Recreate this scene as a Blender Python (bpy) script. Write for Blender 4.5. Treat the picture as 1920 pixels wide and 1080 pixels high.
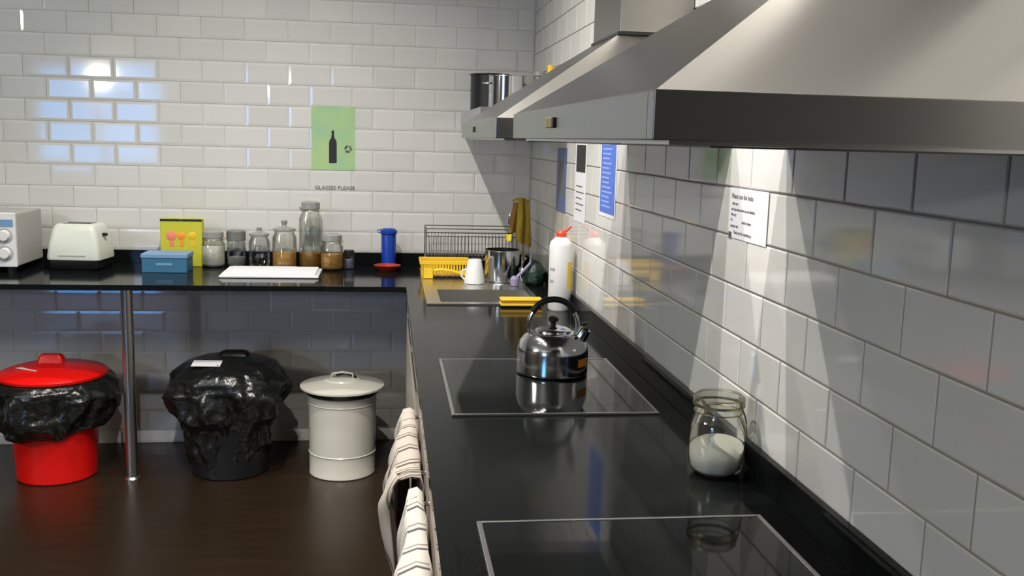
import bpy, bmesh, math, random
from mathutils import Vector, Matrix
random.seed(7)
S = bpy.context.scene
COL = S.collection
for o in list(bpy.data.objects): bpy.data.objects.remove(o)
PI = math.pi

# ------------------------------------------------------------------ camera
EYE = 1.53
yaw, pitch, roll, FPX = 0.1305, 0.1516, 0.0270, 1811.9
cy, sy, cp, sp = math.cos(yaw), math.sin(yaw), math.cos(pitch), math.sin(pitch)
fw = Vector((sy*cp, cy*cp, -sp)); rt = Vector((cy, -sy, 0)); up = rt.cross(fw)
r2 = rt*math.cos(roll)+up*math.sin(roll); u2 = -rt*math.sin(roll)+up*math.cos(roll)
cam = bpy.data.cameras.new('camera'); camo = bpy.data.objects.new('camera', cam); COL.objects.link(camo)
cam.sensor_width = 36; cam.lens = FPX*36/1920; cam.clip_start = 0.02
m = Matrix((( r2.x, u2.x, -fw.x, 0), (r2.y, u2.y, -fw.y, 0), (r2.z, u2.z, -fw.z, EYE), (0, 0, 0, 1)))
camo.matrix_world = m; S.camera = camo

# ------------------------------------------------------------------ world, lights, exposure
S.view_settings.view_transform = 'Standard'; S.view_settings.look = 'None'
S.view_settings.gamma = 1; S.view_settings.use_curve_mapping = False
S.view_settings.exposure = 0.0
W = bpy.data.worlds.new('world'); S.world = W; W.use_nodes = True
W.node_tree.nodes['Background'].inputs[0].default_value = (0.10, 0.42, 1.0, 1)
W.node_tree.nodes['Background'].inputs[1].default_value = 10

SPOT_X, SPOT_Z = -0.44, 3.30
def spot(y, e, ang=115, x=SPOT_X, z=SPOT_Z, col=(1, .95, .89), tilt=0.0, tx=0.0, r=.022):
    l = bpy.data.lights.new('ceiling_spot_and_fill', 'SPOT'); l.energy = e; l.spot_size = math.radians(ang); l.spot_blend = .6
    l.shadow_soft_size = r; l.color = col
    o = bpy.data.objects.new('ceiling_spot_and_fill', l); COL.objects.link(o); o.location = (x, y, z); o.rotation_euler = (tilt, tx, 0)
    return o
for y, e in ((1.36, 190), (1.97, 150), (2.77, 175), (3.47, 110)): spot(y, e)
def area(loc, sx, sy_, e, col, rot):
    l = bpy.data.lights.new('room_fill', 'AREA'); l.shape = 'RECTANGLE'; l.size = sx; l.size_y = sy_; l.energy = e; l.color = col
    o = bpy.data.objects.new('room_fill', l); COL.objects.link(o); o.location = loc; o.rotation_euler = rot
    return o
area((-5.6, 0.0, 3.3), 1.6, 1.2, 120, (1, .96, .84), (0, 0, 0))  # soft overhead fill added to raise the ambient level, not a known fixture
def lamp(x, y, z, e, r, col):
    l = bpy.data.lights.new('hanging_lamp_and_fill', 'POINT'); l.energy = e; l.shadow_soft_size = r; l.color = col
    o = bpy.data.objects.new('hanging_lamp_and_fill', l); COL.objects.link(o); o.location = (x, y, z)
lamp(-3.30, -2.40, 2.12, 80, .08, (1, .93, .74))
lamp(-4.30, 0.90, 2.50, 50, .10, (.96, 1, .90))  # added fill point out of view, brightens the room from the left
spot(2.3, 52, 105, -2.3, 3.3, (.96, 1.0, .92), tilt=math.radians(38), r=.05)  # added fill tilted at the back wall, apart from the row above the aisle
spot(2.3, 12, 105, -1.2, 3.3, (1, .98, .90), tilt=math.radians(38), r=.05)  # weaker added fill, also tilted at the back wall

# ------------------------------------------------------------------ helpers
def mat(name, col, rough=.5, metal=0, **k):
    m_ = bpy.data.materials.new(name); m_.use_nodes = True
    b = m_.node_tree.nodes['Principled BSDF']
    b.inputs['Base Color'].default_value = (*col, 1); b.inputs['Roughness'].default_value = rough; b.inputs['Metallic'].default_value = metal
    for kk, v in k.items():
        if kk == 'spec': b.inputs['Specular IOR Level'].default_value = v
        if kk == 'trans': b.inputs['Transmission Weight'].default_value = v
        if kk == 'ior': b.inputs['IOR'].default_value = v
        if kk == 'coat': b.inputs['Coat Weight'].default_value = v; b.inputs['Coat Roughness'].default_value = .05
        if kk == 'aniso': b.inputs['Anisotropic'].default_value = v
        if kk == 'emit': b.inputs['Emission Color'].default_value = (*v[0], 1); b.inputs['Emission Strength'].default_value = v[1]
    return m_
def nodes(m_): return m_.node_tree.nodes, m_.node_tree.links, m_.node_tree.nodes['Principled BSDF']
def add_noise_col(m_, c1, c2, scale=(4, 4, 4), detail=4, lo=.35, hi=.65):
    n, l, b = nodes(m_)
    tc = n.new('ShaderNodeTexCoord'); mp = n.new('ShaderNodeMapping'); mp.inputs['Scale'].default_value = scale
    nz = n.new('ShaderNodeTexNoise'); nz.inputs['Detail'].default_value = detail; nz.inputs['Scale'].default_value = 1
    cr = n.new('ShaderNodeValToRGB'); cr.color_ramp.elements[0].color = (*c1, 1); cr.color_ramp.elements[1].color = (*c2, 1)
    cr.color_ramp.elements[0].position = lo; cr.color_ramp.elements[1].position = hi
    l.new(tc.outputs['Object'], mp.inputs['Vector']); l.new(mp.outputs[0], nz.inputs['Vector']); l.new(nz.outputs[0], cr.inputs[0]); l.new(cr.outputs[0], b.inputs['Base Color'])
    return nz
def add_bump(m_, scale=(40, 40, 40), strength=.1, dist=.001, detail=2):
    n, l, b = nodes(m_)
    tc = n.new('ShaderNodeTexCoord'); mp = n.new('ShaderNodeMapping'); mp.inputs['Scale'].default_value = scale
    nz = n.new('ShaderNodeTexNoise'); nz.inputs['Scale'].default_value = 1; nz.inputs['Detail'].default_value = detail
    bp = n.new('ShaderNodeBump'); bp.inputs['Strength'].default_value = strength; bp.inputs['Distance'].default_value = dist
    l.new(tc.outputs['Object'], mp.inputs['Vector']); l.new(mp.outputs[0], nz.inputs['Vector']); l.new(nz.outputs[0], bp.inputs['Height']); l.new(bp.outputs[0], b.inputs['Normal'])

M = {}
M['tile'] = mat('white_glazed_tile', (.69, .68, .65), .06, spec=.6)
n_, l_, b_ = nodes(M['tile'])
oi = n_.new('ShaderNodeObjectInfo'); hs = n_.new('ShaderNodeHueSaturation'); mr = n_.new('ShaderNodeMapRange')
mr.inputs['To Min'].default_value = .95; mr.inputs['To Max'].default_value = 1.03
l_.new(oi.outputs['Random'], mr.inputs[0]); l_.new(mr.outputs[0], hs.inputs['Value']); hs.inputs['Color'].default_value = (.69, .68, .65, 1)
l_.new(hs.outputs[0], b_.inputs['Base Color'])
M['grout'] = mat('grey_grout', (.30, .27, .24), .85)
M['grout_back'] = mat('pale_grout', (.60, .58, .55), .85)
M['granite'] = mat('black_granite', (.012, .012, .014), .10, spec=.10); add_noise_col(M['granite'], (.003, .004, .004), (.009, .010, .010), (220, 220, 220))
M['hobglass'] = mat('black_hob_glass', (.006, .007, .007), .05, spec=.22)
M['steel'] = mat('brushed_steel', (.34, .33, .31), .27, 1, aniso=.6)
n_, l_, b_ = nodes(M['steel'])   # brushed horizontally on every face
ge = n_.new('ShaderNodeNewGeometry'); vm = n_.new('ShaderNodeVectorMath'); vm.operation = 'CROSS_PRODUCT'; vm.inputs[1].default_value = (0.0001, 0, 1)
l_.new(ge.outputs['True Normal'], vm.inputs[0]); l_.new(vm.outputs[0], b_.inputs['Tangent'])
M['canopy'] = mat('brushed_steel_canopy', (.40, .39, .365), .275, 1, aniso=.86)
n_, l_, b_ = nodes(M['canopy'])
cx_ = n_.new('ShaderNodeCombineXYZ'); cx_.inputs[0].default_value = 1; l_.new(cx_.outputs[0], b_.inputs['Tangent'])
M['chrome'] = mat('polished_steel', (.62, .62, .62), .12, 1)
M['chrome_soft'] = mat('satin_steel', (.55, .55, .54), .28, 1)
M['floor'] = mat('dark_brown_vinyl', (.05, .022, .01), .32); add_noise_col(M['floor'], (.016, .009, .004), (.022, .012, .005), (3, 30, 3), 5)
M['plaster'] = mat('painted_plaster', (.55, .55, .53), .8)
M['ceil'] = mat('ceiling_paint', (.7, .7, .68), .85)
M['darkwall'] = mat('dim_painted_wall', (.13, .125, .12), .8)
M['red'] = mat('red_plastic', (.75, .006, .004), .35)
M['bag'] = mat('black_bin_bag', (.008, .009, .008), .28, spec=.6); add_bump(M['bag'], (60, 60, 60), .5, .006, 2)
M['black'] = mat('black_plastic', (.010, .010, .011), .4)
M['cream'] = mat('cream_enamel', (.62, .60, .52), .25, coat=.3)
M['white_plastic'] = mat('white_plastic', (.72, .72, .70), .35)
M['offwhite'] = mat('cream_plastic', (.66, .69, .60), .35)
M['grey_side'] = mat('grey_painted_metal', (.42, .41, .39), .45)
M['paper'] = mat('white_paper', (.74, .74, .76), .7)
M['ink'] = mat('black_ink', (.02, .02, .025), .7)
M['inkgrey'] = mat('faded_ink', (.16, .16, .17), .7)
M['green'] = mat('green_poster_paper', (.36, .55, .30), .6); add_noise_col(M['green'], (.33, .55, .33), (.42, .60, .26), (9, 9, 9))
M['blue_paper'] = mat('blue_poster_paper', (.08, .17, .62), .5)
M['blue_dull'] = mat('dull_blue_poster_paper', (.10, .14, .30), .5)
M['blue_pale'] = mat('pale_blue_print', (.30, .40, .80), .6)
M['yellow'] = mat('yellow_plastic', (.78, .50, .02), .4)
M['yellow2'] = mat('yellow_green_card', (.55, .52, .03), .6)
M['yellowcloth'] = mat('yellow_cloth', (.42, .27, .03), .9); add_noise_col(M['yellowcloth'], (.30, .18, .02), (.55, .38, .04), (30, 30, 6))
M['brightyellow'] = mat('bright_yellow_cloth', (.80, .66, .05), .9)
M['orange'] = mat('orange_print', (.85, .30, .02), .6)
M['pinkred'] = mat('coral_print', (.85, .22, .14), .6)
M['bluebox'] = mat('blue_carton', (.035, .14, .24), .45)
M['bluepale'] = mat('pale_blue_carton', (.16, .30, .48), .45)
M['bluebottle'] = mat('blue_plastic', (.004, .04, .33), .3)
M['reddish'] = mat('dull_red_plastic', (.35, .03, .015), .4)
M['redcap'] = mat('bright_red_plastic', (.80, .06, .02), .35)
M['powder'] = mat('white_powder', (.80, .78, .68), .9)
M['salt'] = mat('white_sugar', (.88, .86, .76), .9)
M['amber'] = mat('amber_grain', (.50, .26, .05), .7); add_noise_col(M['amber'], (.42, .20, .03), (.62, .35, .08), (90, 90, 90))
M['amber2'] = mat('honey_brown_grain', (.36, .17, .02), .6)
M['greystuff'] = mat('grey_dry_goods', (.36, .36, .33), .8)
M['lidgrey'] = mat('dull_metal_lid', (.22, .22, .19), .45, .5)
M['lidsteel'] = mat('glass_lid_grey', (.32, .33, .31), .3, .2)
M['tarnish'] = mat('tarnished_wire', (.35, .28, .14), .35, .9)
M['lav'] = mat('lavender_plastic', (.25, .22, .33), .5)
M['darkgreen'] = mat('dark_green_bag', (.012, .03, .022), .35); add_bump(M['darkgreen'], (60, 60, 60), .8, .01, 3)
M['wire'] = mat('dull_wire', (.16, .15, .14), .4, .6)
M['cabinet'] = mat('beige_grey_laminate', (.42, .36, .31), .4)
M['darkint'] = mat('dark_plinth', (.02, .02, .02), .6)
M['hoodside'] = M['steel']
# glass: thin, light, lets light through
def glassmat(name, tint, gl=.14):
    m_ = bpy.data.materials.new(name); m_.use_nodes = True; n = m_.node_tree.nodes; l = m_.node_tree.links; n.clear()
    o = n.new('ShaderNodeOutputMaterial'); mx = n.new('ShaderNodeMixShader'); t = n.new('ShaderNodeBsdfTransparent'); g = n.new('ShaderNodeBsdfGlossy')
    t.inputs[0].default_value = (*tint, 1); g.inputs['Roughness'].default_value = .06; g.inputs[0].default_value = (1, 1, 1, 1)
    lw = n.new('ShaderNodeLayerWeight'); lw.inputs[0].default_value = .25
    ma = n.new('ShaderNodeMath'); ma.operation = 'MULTIPLY_ADD'; ma.inputs[1].default_value = .7; ma.inputs[2].default_value = gl*.4
    l.new(lw.outputs['Fresnel'], ma.inputs[0]); l.new(ma.outputs[0], mx.inputs[0]); l.new(t.outputs[0], mx.inputs[1]); l.new(g.outputs[0], mx.inputs[2]); l.new(mx.outputs[0], o.inputs[0])
    return m_
M['glass'] = glassmat('jar_glass', (.86, .88, .86))
M['pane'] = glassmat('window_glass', (.97, .98, 1))
# striped towel
def stripes(name, base, line, line2, freq):
    m_ = mat(name, base, .95); n, l, b = nodes(m_)
    uv = n.new('ShaderNodeUVMap'); sx = n.new('ShaderNodeSeparateXYZ'); mu = n.new('ShaderNodeMath'); mu.operation = 'MULTIPLY'; mu.inputs[1].default_value = freq
    fr = n.new('ShaderNodeMath'); fr.operation = 'FRACT'; cr = n.new('ShaderNodeValToRGB'); cr.color_ramp.interpolation = 'CONSTANT'
    e = cr.color_ramp.elements; e[0].color = (*base, 1); e[0].position = 0; e[1].color = (*line, 1); e[1].position = .45
    for p_, c_ in ((.56, base), (.70, line2), (.78, base)):
        x = e.new(p_); x.color = (*c_, 1)
    l.new(uv.outputs[0], sx.inputs[0]); l.new(sx.outputs[0], mu.inputs[0]); l.new(mu.outputs[0], fr.inputs[0]); l.new(fr.outputs[0], cr.inputs[0]); l.new(cr.outputs[0], b.inputs['Base Color'])
    return m_
M['towel'] = stripes('striped_tea_towel_cotton', (.40, .355, .31), (.075, .05, .045), (.11, .12, .08), 6)
M['towel2'] = stripes('check_tea_towel_cotton', (.50, .47, .42), (.08, .07, .08), (.24, .20, .17), 5)

def link(name, me, m_, parent=None, smooth=False):
    o = bpy.data.objects.new(name, me); COL.objects.link(o)
    if m_: me.materials.append(m_)
    if smooth:
        for p in me.polygons: p.use_smooth = True
    if parent: o.parent = parent
    return o
def fromdata(name, v, f, m_, parent=None, smooth=False, sharp=None):
    me = bpy.data.meshes.new(name); me.from_pydata(v, [], f); me.update()
    bm = bmesh.new(); bm.from_mesh(me); bmesh.ops.recalc_face_normals(bm, faces=bm.faces); bm.to_mesh(me); bm.free()
    o = link(name, me, m_, parent, smooth)
    if smooth and sharp:
        me.set_sharp_from_angle(angle=math.radians(sharp))
    return o
def boxbm(bm, x0, x1, y0, y1, z0, z1, bev=0, seg=2):
    r = bmesh.ops.create_cube(bm, size=1); vs = r['verts']
    for v in vs: v.co = Vector(((x0+x1)/2+v.co.x*(x1-x0), (y0+y1)/2+v.co.y*(y1-y0), (z0+z1)/2+v.co.z*(z1-z0)))
    if bev:
        es = list({e for v in vs for e in v.link_edges}); bmesh.ops.bevel(bm, geom=es, offset=bev, segments=seg, affect='EDGES', profile=.5)
def boxes(name, lst, m_, parent=None, bev=0, seg=2):
    bm = bmesh.new()
    for b in lst: boxbm(bm, *b, bev=bev, seg=seg)
    me = bpy.data.meshes.new(name); bm.to_mesh(me); bm.free()
    return link(name, me, m_, parent)
def box(name, b, m_, parent=None, bev=0, seg=2): return boxes(name, [b], m_, parent, bev, seg)
def lathe(name, prof, m_, parent=None, c=(0, 0, 0), n=40, sharp=35, fn=None):
    v = []; f = []; rings = []
    for (r, z) in prof:
        if r < 1e-6: rings.append([len(v)]); v.append((c[0], c[1], c[2]+z))
        else:
            rings.append(list(range(len(v), len(v)+n)))
            for i in range(n):
                a = 2*PI*i/n; rr, zz = (r, z) if not fn else fn(r, z, a)
                v.append((c[0]+rr*math.cos(a), c[1]+rr*math.sin(a), c[2]+zz))
    for a, b in zip(rings[:-1], rings[1:]):
        if len(a) == 1 and len(b) == 1: continue
        for i in range(n):
            j = (i+1) % n
            if len(a) == 1: f.append((a[0], b[i], b[j]))
            elif len(b) == 1: f.append((a[i], b[0], a[j]))
            else: f.append((a[i], b[i], b[j], a[j]))
    return fromdata(name, v, f, m_, parent, True, sharp)
def tubedata(pts, r, n=8, closed=False):
    pts = [Vector(p) for p in pts]; v = []; f = []; N = len(pts); prev = None
    for i, p in enumerate(pts):
        if closed: t = pts[(i+1) % N]-pts[i-1]
        else: t = pts[min(i+1, N-1)]-pts[max(i-1, 0)]
        t.normalize()
        if prev is None: a = t.orthogonal().normalized()
        else: a = (prev-t*prev.dot(t)).normalized()
        prev = a; b = t.cross(a); rr = r[i] if isinstance(r, (list, tuple)) else r
        for k in range(n):
            an = 2*PI*k/n; v.append(tuple(p+a*math.cos(an)*rr+b*math.sin(an)*rr))
    for i in range(N if closed else N-1):
        j = (i+1) % N
        for k in range(n): f.append((i*n+k, i*n+(k+1) % n, j*n+(k+1) % n, j*n+k))
    if not closed: f.append(tuple(range(n))); f.append(tuple(range((N-1)*n, N*n)))
    return v, f
def tubes(name, lst, m_, parent=None, n=8):
    V = []; F = []
    for t in lst:
        pts, r = t[0], t[1]; cl = t[2] if len(t) > 2 else False
        v, f = tubedata(pts, r, n, cl); o = len(V); V += v; F += [tuple(i+o for i in q) for q in f]
    return fromdata(name, V, F, m_, parent, True, 50)
def arc(c, r, a0, a1, n=12, plane='xz', ry=None):
    ry = ry or r; out = []
    for i in range(n+1):
        a = a0+(a1-a0)*i/n; d = (r*math.cos(a), ry*math.sin(a))
        out.append({'xz': (c[0]+d[0], c[1], c[2]+d[1]), 'yz': (c[0], c[1]+d[0], c[2]+d[1]), 'xy': (c[0]+d[0], c[1]+d[1], c[2])}[plane])
    return out
def thing(name, label, cat, loc=(0, 0, 0), rz=0, group=None):
    o = bpy.data.objects.new(name, None); COL.objects.link(o); o.empty_display_size = .05
    o.location = loc; o.rotation_euler = (0, 0, rz); o['label'] = label; o['category'] = cat
    if group: o['group'] = group
    return o
def tag(o, label, cat, group=None):
    o['label'] = label; o['category'] = cat
    if group: o['group'] = group
    return o
def struct(o): o['kind'] = 'structure'; return o
FONT = None
def text(name, s, size, m_, parent, loc, rot, th=.0004, align='LEFT', sx=1):
    cu = bpy.data.curves.new(name, 'FONT'); cu.body = s; cu.size = size; cu.extrude = th; cu.align_x = align; cu.resolution_u = 2; cu.offset = size*.012
    t = bpy.data.objects.new(name, cu); COL.objects.link(t)
    me = bpy.data.meshes.new_from_object(t.evaluated_get(bpy.context.evaluated_depsgraph_get()))
    bpy.data.objects.remove(t)
    me.materials.clear(); o = link(name, me, m_, parent); o.location = loc; o.rotation_euler = rot; o.scale = (sx, 1, 1)
    return o

# ------------------------------------------------------------------ room shell
WX = .7108; YB = 4.8075; CT = .90; XL = -7.6; YR = -3.0; HC = 3.4
struct(box('floor', (XL-.1, WX+.1, YR-.1, YB+.1, -.06, 0), M['floor']))
struct(box('ceiling', (XL-.1, WX+.1, YR-.1, YB+.1, HC, HC+.08), M['ceil']))
struct(box('wall_left', (XL-.1, XL, YR-.1, YB+.1, 0, HC), M['darkwall']))
# rear wall with the window opening that the tiles reflect
wx0, wx1, wz0, wz1 = -4.25, -2.80, 1.05, 2.35
struct(boxes('wall_rear', [(XL, wx0, YR-.1, YR, 0, HC), (wx1, WX+.1, YR-.1, YR, 0, HC), (wx0, wx1, YR-.1, YR, 0, wz0), (wx0, wx1, YR-.1, YR, wz1, HC)], M['darkwall']))
win = struct(boxes('window_1', [(wx0, wx0+.05, YR-.08, YR+.01, wz0, wz1), (wx1-.05, wx1, YR-.08, YR+.01, wz0, wz1), (wx0+.05, wx1-.05, YR-.08, YR+.01, wz0, wz0+.05),
    (wx0+.05, wx1-.05, YR-.08, YR+.01, wz1-.05, wz1), ((wx0+wx1)/2-.025, (wx0+wx1)/2+.025, YR-.07, YR, wz0+.05, wz1-.05)], M['plaster']))
box('pane', (wx0+.05, (wx0+wx1)/2-.025, YR-.045, YR-.04, wz0+.05, wz1-.05), M['pane'], win)
box('pane', ((wx0+wx1)/2+.025, wx1-.05, YR-.045, YR-.04, wz0+.05, wz1-.05), M['pane'], win)

wall_back = struct(box('wall_back', (XL, WX+.1, YB+.0045, YB+.12, 0, HC), M['grout_back']))
wall_right = struct(box('wall_right', (WX+.003, WX+.12, YR, YB+.0045, 0, HC), M['grout']))

def tile_mesh(w, h, inset, depth, thick, gap):
    """tile in local x (width) z (height); front face at y=0, back at y=thick"""
    a, b = w/2-gap, h/2-gap; ci, di = a-inset, b-inset
    v = [(-a, thick, -b), (a, thick, -b), (a, thick, b), (-a, thick, b), (-a, depth, -b), (a, depth, -b), (a, depth, b), (-a, depth, b),
         (-ci, 0, -di), (ci, 0, -di), (ci, 0, di), (-ci, 0, di)]
    f = [(0, 1, 5, 4), (1, 2, 6, 5), (2, 3, 7, 6), (3, 0, 4, 7), (4, 5, 9, 8), (5, 6, 10, 9), (6, 7, 11, 10), (7, 4, 8, 11), (8, 9, 10, 11)]
    return v, f
def lay(parent, side, umin, umax, zmin, zmax, u0, z0, vis, spec, tilt):
    inset, depth, thick, gap = spec; cache = {}; cand = []
    k = math.floor((zmin-z0)/.1)
    while z0+.1*k < zmax-.005:
        za, zb = max(z0+.1*k, zmin), min(z0+.1*k+.1, zmax)
        off = u0+(.1 if k % 2 else 0); n = math.floor((umin-off)/.2)
        while off+.2*n < umax-.005:
            ua, ub = max(off+.2*n, umin), min(off+.2*n+.2, umax); n += 1
            if ub-ua < .02 or zb-za < .02: continue
            cand.append((ua, ub, za, zb))
        k += 1
    rv = random.Random(3 if side == 'b' else 11)
    inside = []; rest = []
    for c in cand:
        (inside if vis((c[0]+c[1])/2, (c[2]+c[3])/2) else rest).append(c)
    if len(inside) > 299: print('TILES', side, len(inside)); rest += inside[299:]; inside = inside[:299]
    for c in inside:
        key = (round(c[1]-c[0], 3), round(c[3]-c[2], 3))
        if key not in cache:
            v, f = tile_mesh(key[0], key[1], inset, depth, thick, gap)
            me = bpy.data.meshes.new('tile'); me.from_pydata(v, [], f); me.materials.append(M['tile']); cache[key] = me
            bm = bmesh.new(); bm.from_mesh(me); bmesh.ops.recalc_face_normals(bm, faces=bm.faces)
            # open at the back: make sure the front looks to -y
            bm.faces.ensure_lookup_table()
            if bm.faces[8].normal.y > 0: bmesh.ops.reverse_faces(bm, faces=bm.faces)
            bm.to_mesh(me); bm.free()
        o = bpy.data.objects.new('tile', cache[key]); COL.objects.link(o); o.parent = parent
        u, z = (c[0]+c[1])/2, (c[2]+c[3])/2
        t1, t2 = rv.gauss(0, tilt), rv.gauss(0, tilt*.8)
        if side == 'b': o.location = (u, YB+.0002, z); o.rotation_euler = (t1, 0, t2)
        else: o.location = (WX+.0002, u, z); o.rotation_euler = (t1, 0, -PI/2+t2)
    V = []; F = []
    for c in rest:
        v, f = tile_mesh(c[1]-c[0], c[3]-c[2], inset, depth, thick, gap); o_ = len(V); u, z = (c[0]+c[1])/2, (c[2]+c[3])/2
        for p in v: V.append((p[0]+u, p[1]+YB+.0002, p[2]+z) if side == 'b' else (WX+.0002+p[1], u+p[0], p[2]+z))
        F += [tuple(i+o_ for i in q) for q in f]
    if V:
        o = fromdata('tiles', V, F, M['tile'], parent); o['kind'] = 'stuff'
lay(wall_back, 'b', XL+.01, WX, 0.0, 3.363, -1.272, 1.763, lambda u, z: u > -2.06 and z < 2.2 and z > .13 and (z > .85 or z < .8), (.012, .0016, .006, .0009), .0022)
struct(box('unseen_dark_panel', (WX-.004, WX+.0029, YR, .439, 0, HC), M['darkwall']))  # unseen dark panel, added so the near hood end reflects something dark
lay(wall_right, 'r', .442, YB, .5, 3.346, 1.042, 1.446, lambda u, z: z > .93 and u > .75 and (z < 1.6 or (u > 2.2 and z < 2.3) or (u > 1.2 and z < 2.0)), (.0025, .0012, .006, .0016), .0015)

# ------------------------------------------------------------------ worktop (one continuous L) with its upstands and the sink cut-out
XE = .0824; YE = 4.0937; TH = .022
def slab(name, xs, ys, solid, z0, z1, m_, parent=None):
    V = {}; v = []; f = []
    def vi(i, j, z):
        if (i, j, z) not in V: V[(i, j, z)] = len(v); v.append((xs[i], ys[j], z))
        return V[(i, j, z)]
    nx, ny = len(xs)-1, len(ys)-1
    s = lambda i, j: 0 <= i < nx and 0 <= j < ny and solid(i, j)
    for i in range(nx):
        for j in range(ny):
            if not s(i, j): continue
            f.append((vi(i, j, z1), vi(i+1, j, z1), vi(i+1, j+1, z1), vi(i, j+1, z1)))
            f.append((vi(i, j, z0), vi(i, j+1, z0), vi(i+1, j+1, z0), vi(i+1, j, z0)))
            for (di, dj, a, b) in ((-1, 0, (i, j), (i, j+1)), (1, 0, (i+1, j), (i+1, j+1)), (0, -1, (i, j), (i+1, j)), (0, 1, (i, j+1), (i+1, j+1))):
                if not s(i+di, j+dj): f.append((vi(*a, z0), vi(*b, z0), vi(*b, z1), vi(*a, z1)))
    return fromdata(name, v, f, m_, parent)
wt = thing('worktop', 'long L-shaped polished black worktop along the back and right tiled walls', 'worktop', (0, 0, 0))
XC = [XL+.02, XE, .205, .585, WX-.0045]; YC = [.2, 3.70, 4.02, YE, YB-.001]
slab('slab', XC, YC, lambda i, j: (i >= 1 or j == 3) and not (i == 2 and j == 1), CT-TH, CT, M['granite'], wt)
UH = .062
struct(box('trim_1', (XL+.02, WX-.001, YB-.016, YB-.001, CT, CT+UH), M['granite'], None, .001, 1))
struct(box('trim_2', (WX-.016, WX-.001, .442, YB-.017, CT, CT+UH), M['granite'], None, .001, 1))
# leg post
lg = thing('support_post', 'round steel post holding up the back worktop between red and black bins', 'post', (-1.107, 4.27, 0))
lathe('pole', [(.0, 0.004), (.025, .004), (.025, CT-TH-.006), (0, CT-TH-.006)], M['chrome_soft'], lg, n=24)
lathe('foot', [(0, 0), (.034, 0), (.034, .012), (.027, .02), (0, .02)], M['chrome_soft'], lg, n=24)
lathe('top_plate', [(0, CT-TH-.006), (.045, CT-TH-.006), (.045, CT-TH), (0, CT-TH)], M['chrome_soft'], lg, n=24)

# ------------------------------------------------------------------ base units under the right run
FX = XE+.004
units = [(.13, .14), (.21, .73), (.73, 1.33), (1.33, 1.93), (1.93, 2.53), (2.53, 3.13), (3.13, 3.73), (3.73, YE-.004)]
lab = ['second unit before the corner, out of frame side', 'beige base unit nearest the camera under the worktop', 'beige base unit under the nearer hob', 'beige base unit with the white dark-striped towel on its rail',
       'beige base unit with the brown-striped towel on its rail', 'beige base unit under the kettle hob, past the towels', 'beige base unit beside the sink unit', 'beige base unit at the inner corner of the worktop']
for k, (a, b) in enumerate(units):
    if k == 0: continue
    t = thing('base_unit', lab[k], 'cabinet', (FX, (a+b)/2, 0), 0, 'base units under the right worktop')
    w = (b-a)/2
    boxes('carcass', [(.02, .55, -w+.001, -w+.018, .1, CT-TH-.001), (.02, .55, w-.018, w-.001, .1, CT-TH-.001), (.02, .55, -w+.018, w-.018, .1, .118), (.53, .55, -w+.018, w-.018, .118, CT-TH-.001)], M['cabinet'], t)
    box('plinth', (.05, .066, -w+.001, w-.001, 0, .0995), M['darkint'], t)
    d = box('door', (0, .018, -w+.002, w-.002, .104, CT-TH-.14), M['cabinet'], t, .0015, 1)
    e = box('drawer', (0, .018, -w+.002, w-.002, CT-TH-.136, CT-TH-.006), M['cabinet'], t, .0015, 1)
    if k in (3, 4):
        zz = .815
        tubes('rail', [([(-.024, -w+.06, zz), (-.024, w-.07, zz)], .007), ([(-.024, -w+.08, zz), (0, -w+.08, zz)], .005), ([(-.024, w-.10, zz), (0, w-.10, zz)], .005)], M['chrome'], e, 10)
    else:
        box('handle', (-.006, 0, -w+.06, w-.06, .838, .846), M['chrome'], e)

# ------------------------------------------------------------------ hobs
def hob(y0, y1, label):
    x0, x1 = .150, .640
    t = thing('hob', label, 'hob', ((x0+x1)/2, (y0+y1)/2, CT), 0, 'black glass hobs let into the worktop')
    hx, hy = (x1-x0)/2, (y1-y0)/2
    box('glass_plate', (-hx+.008, hx-.008, -hy+.008, hy-.008, 0, .005), M['hobglass'], t, .001, 1)
    tw = .0085
    boxes('trim', [(-hx, -hx+tw, -hy, hy, 0, .0062), (hx-tw, hx, -hy, hy, 0, .0062), (-hx+tw, hx-tw, -hy, -hy+tw*.8, 0, .0062), (-hx+tw, hx-tw, hy-tw*.8, hy, 0, .0062)], M['chrome_soft'], t, .0012, 2)
    for (cx, cy_, r) in ((-.11, -.14, .09), (.12, -.14, .075), (-.11, .13, .075), (.12, .13, .105)):
        lathe('cooking_zone', [(r, .00495), (r, .00515), (0, .00515)], M['hobglass'], t, (cx, cy_, 0), 40)
    return t
hob(2.142, 2.712, 'black glass hob with the steel kettle standing on it')
hob(.940, 1.516, 'black glass hob nearest the camera, with nothing on it')

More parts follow.
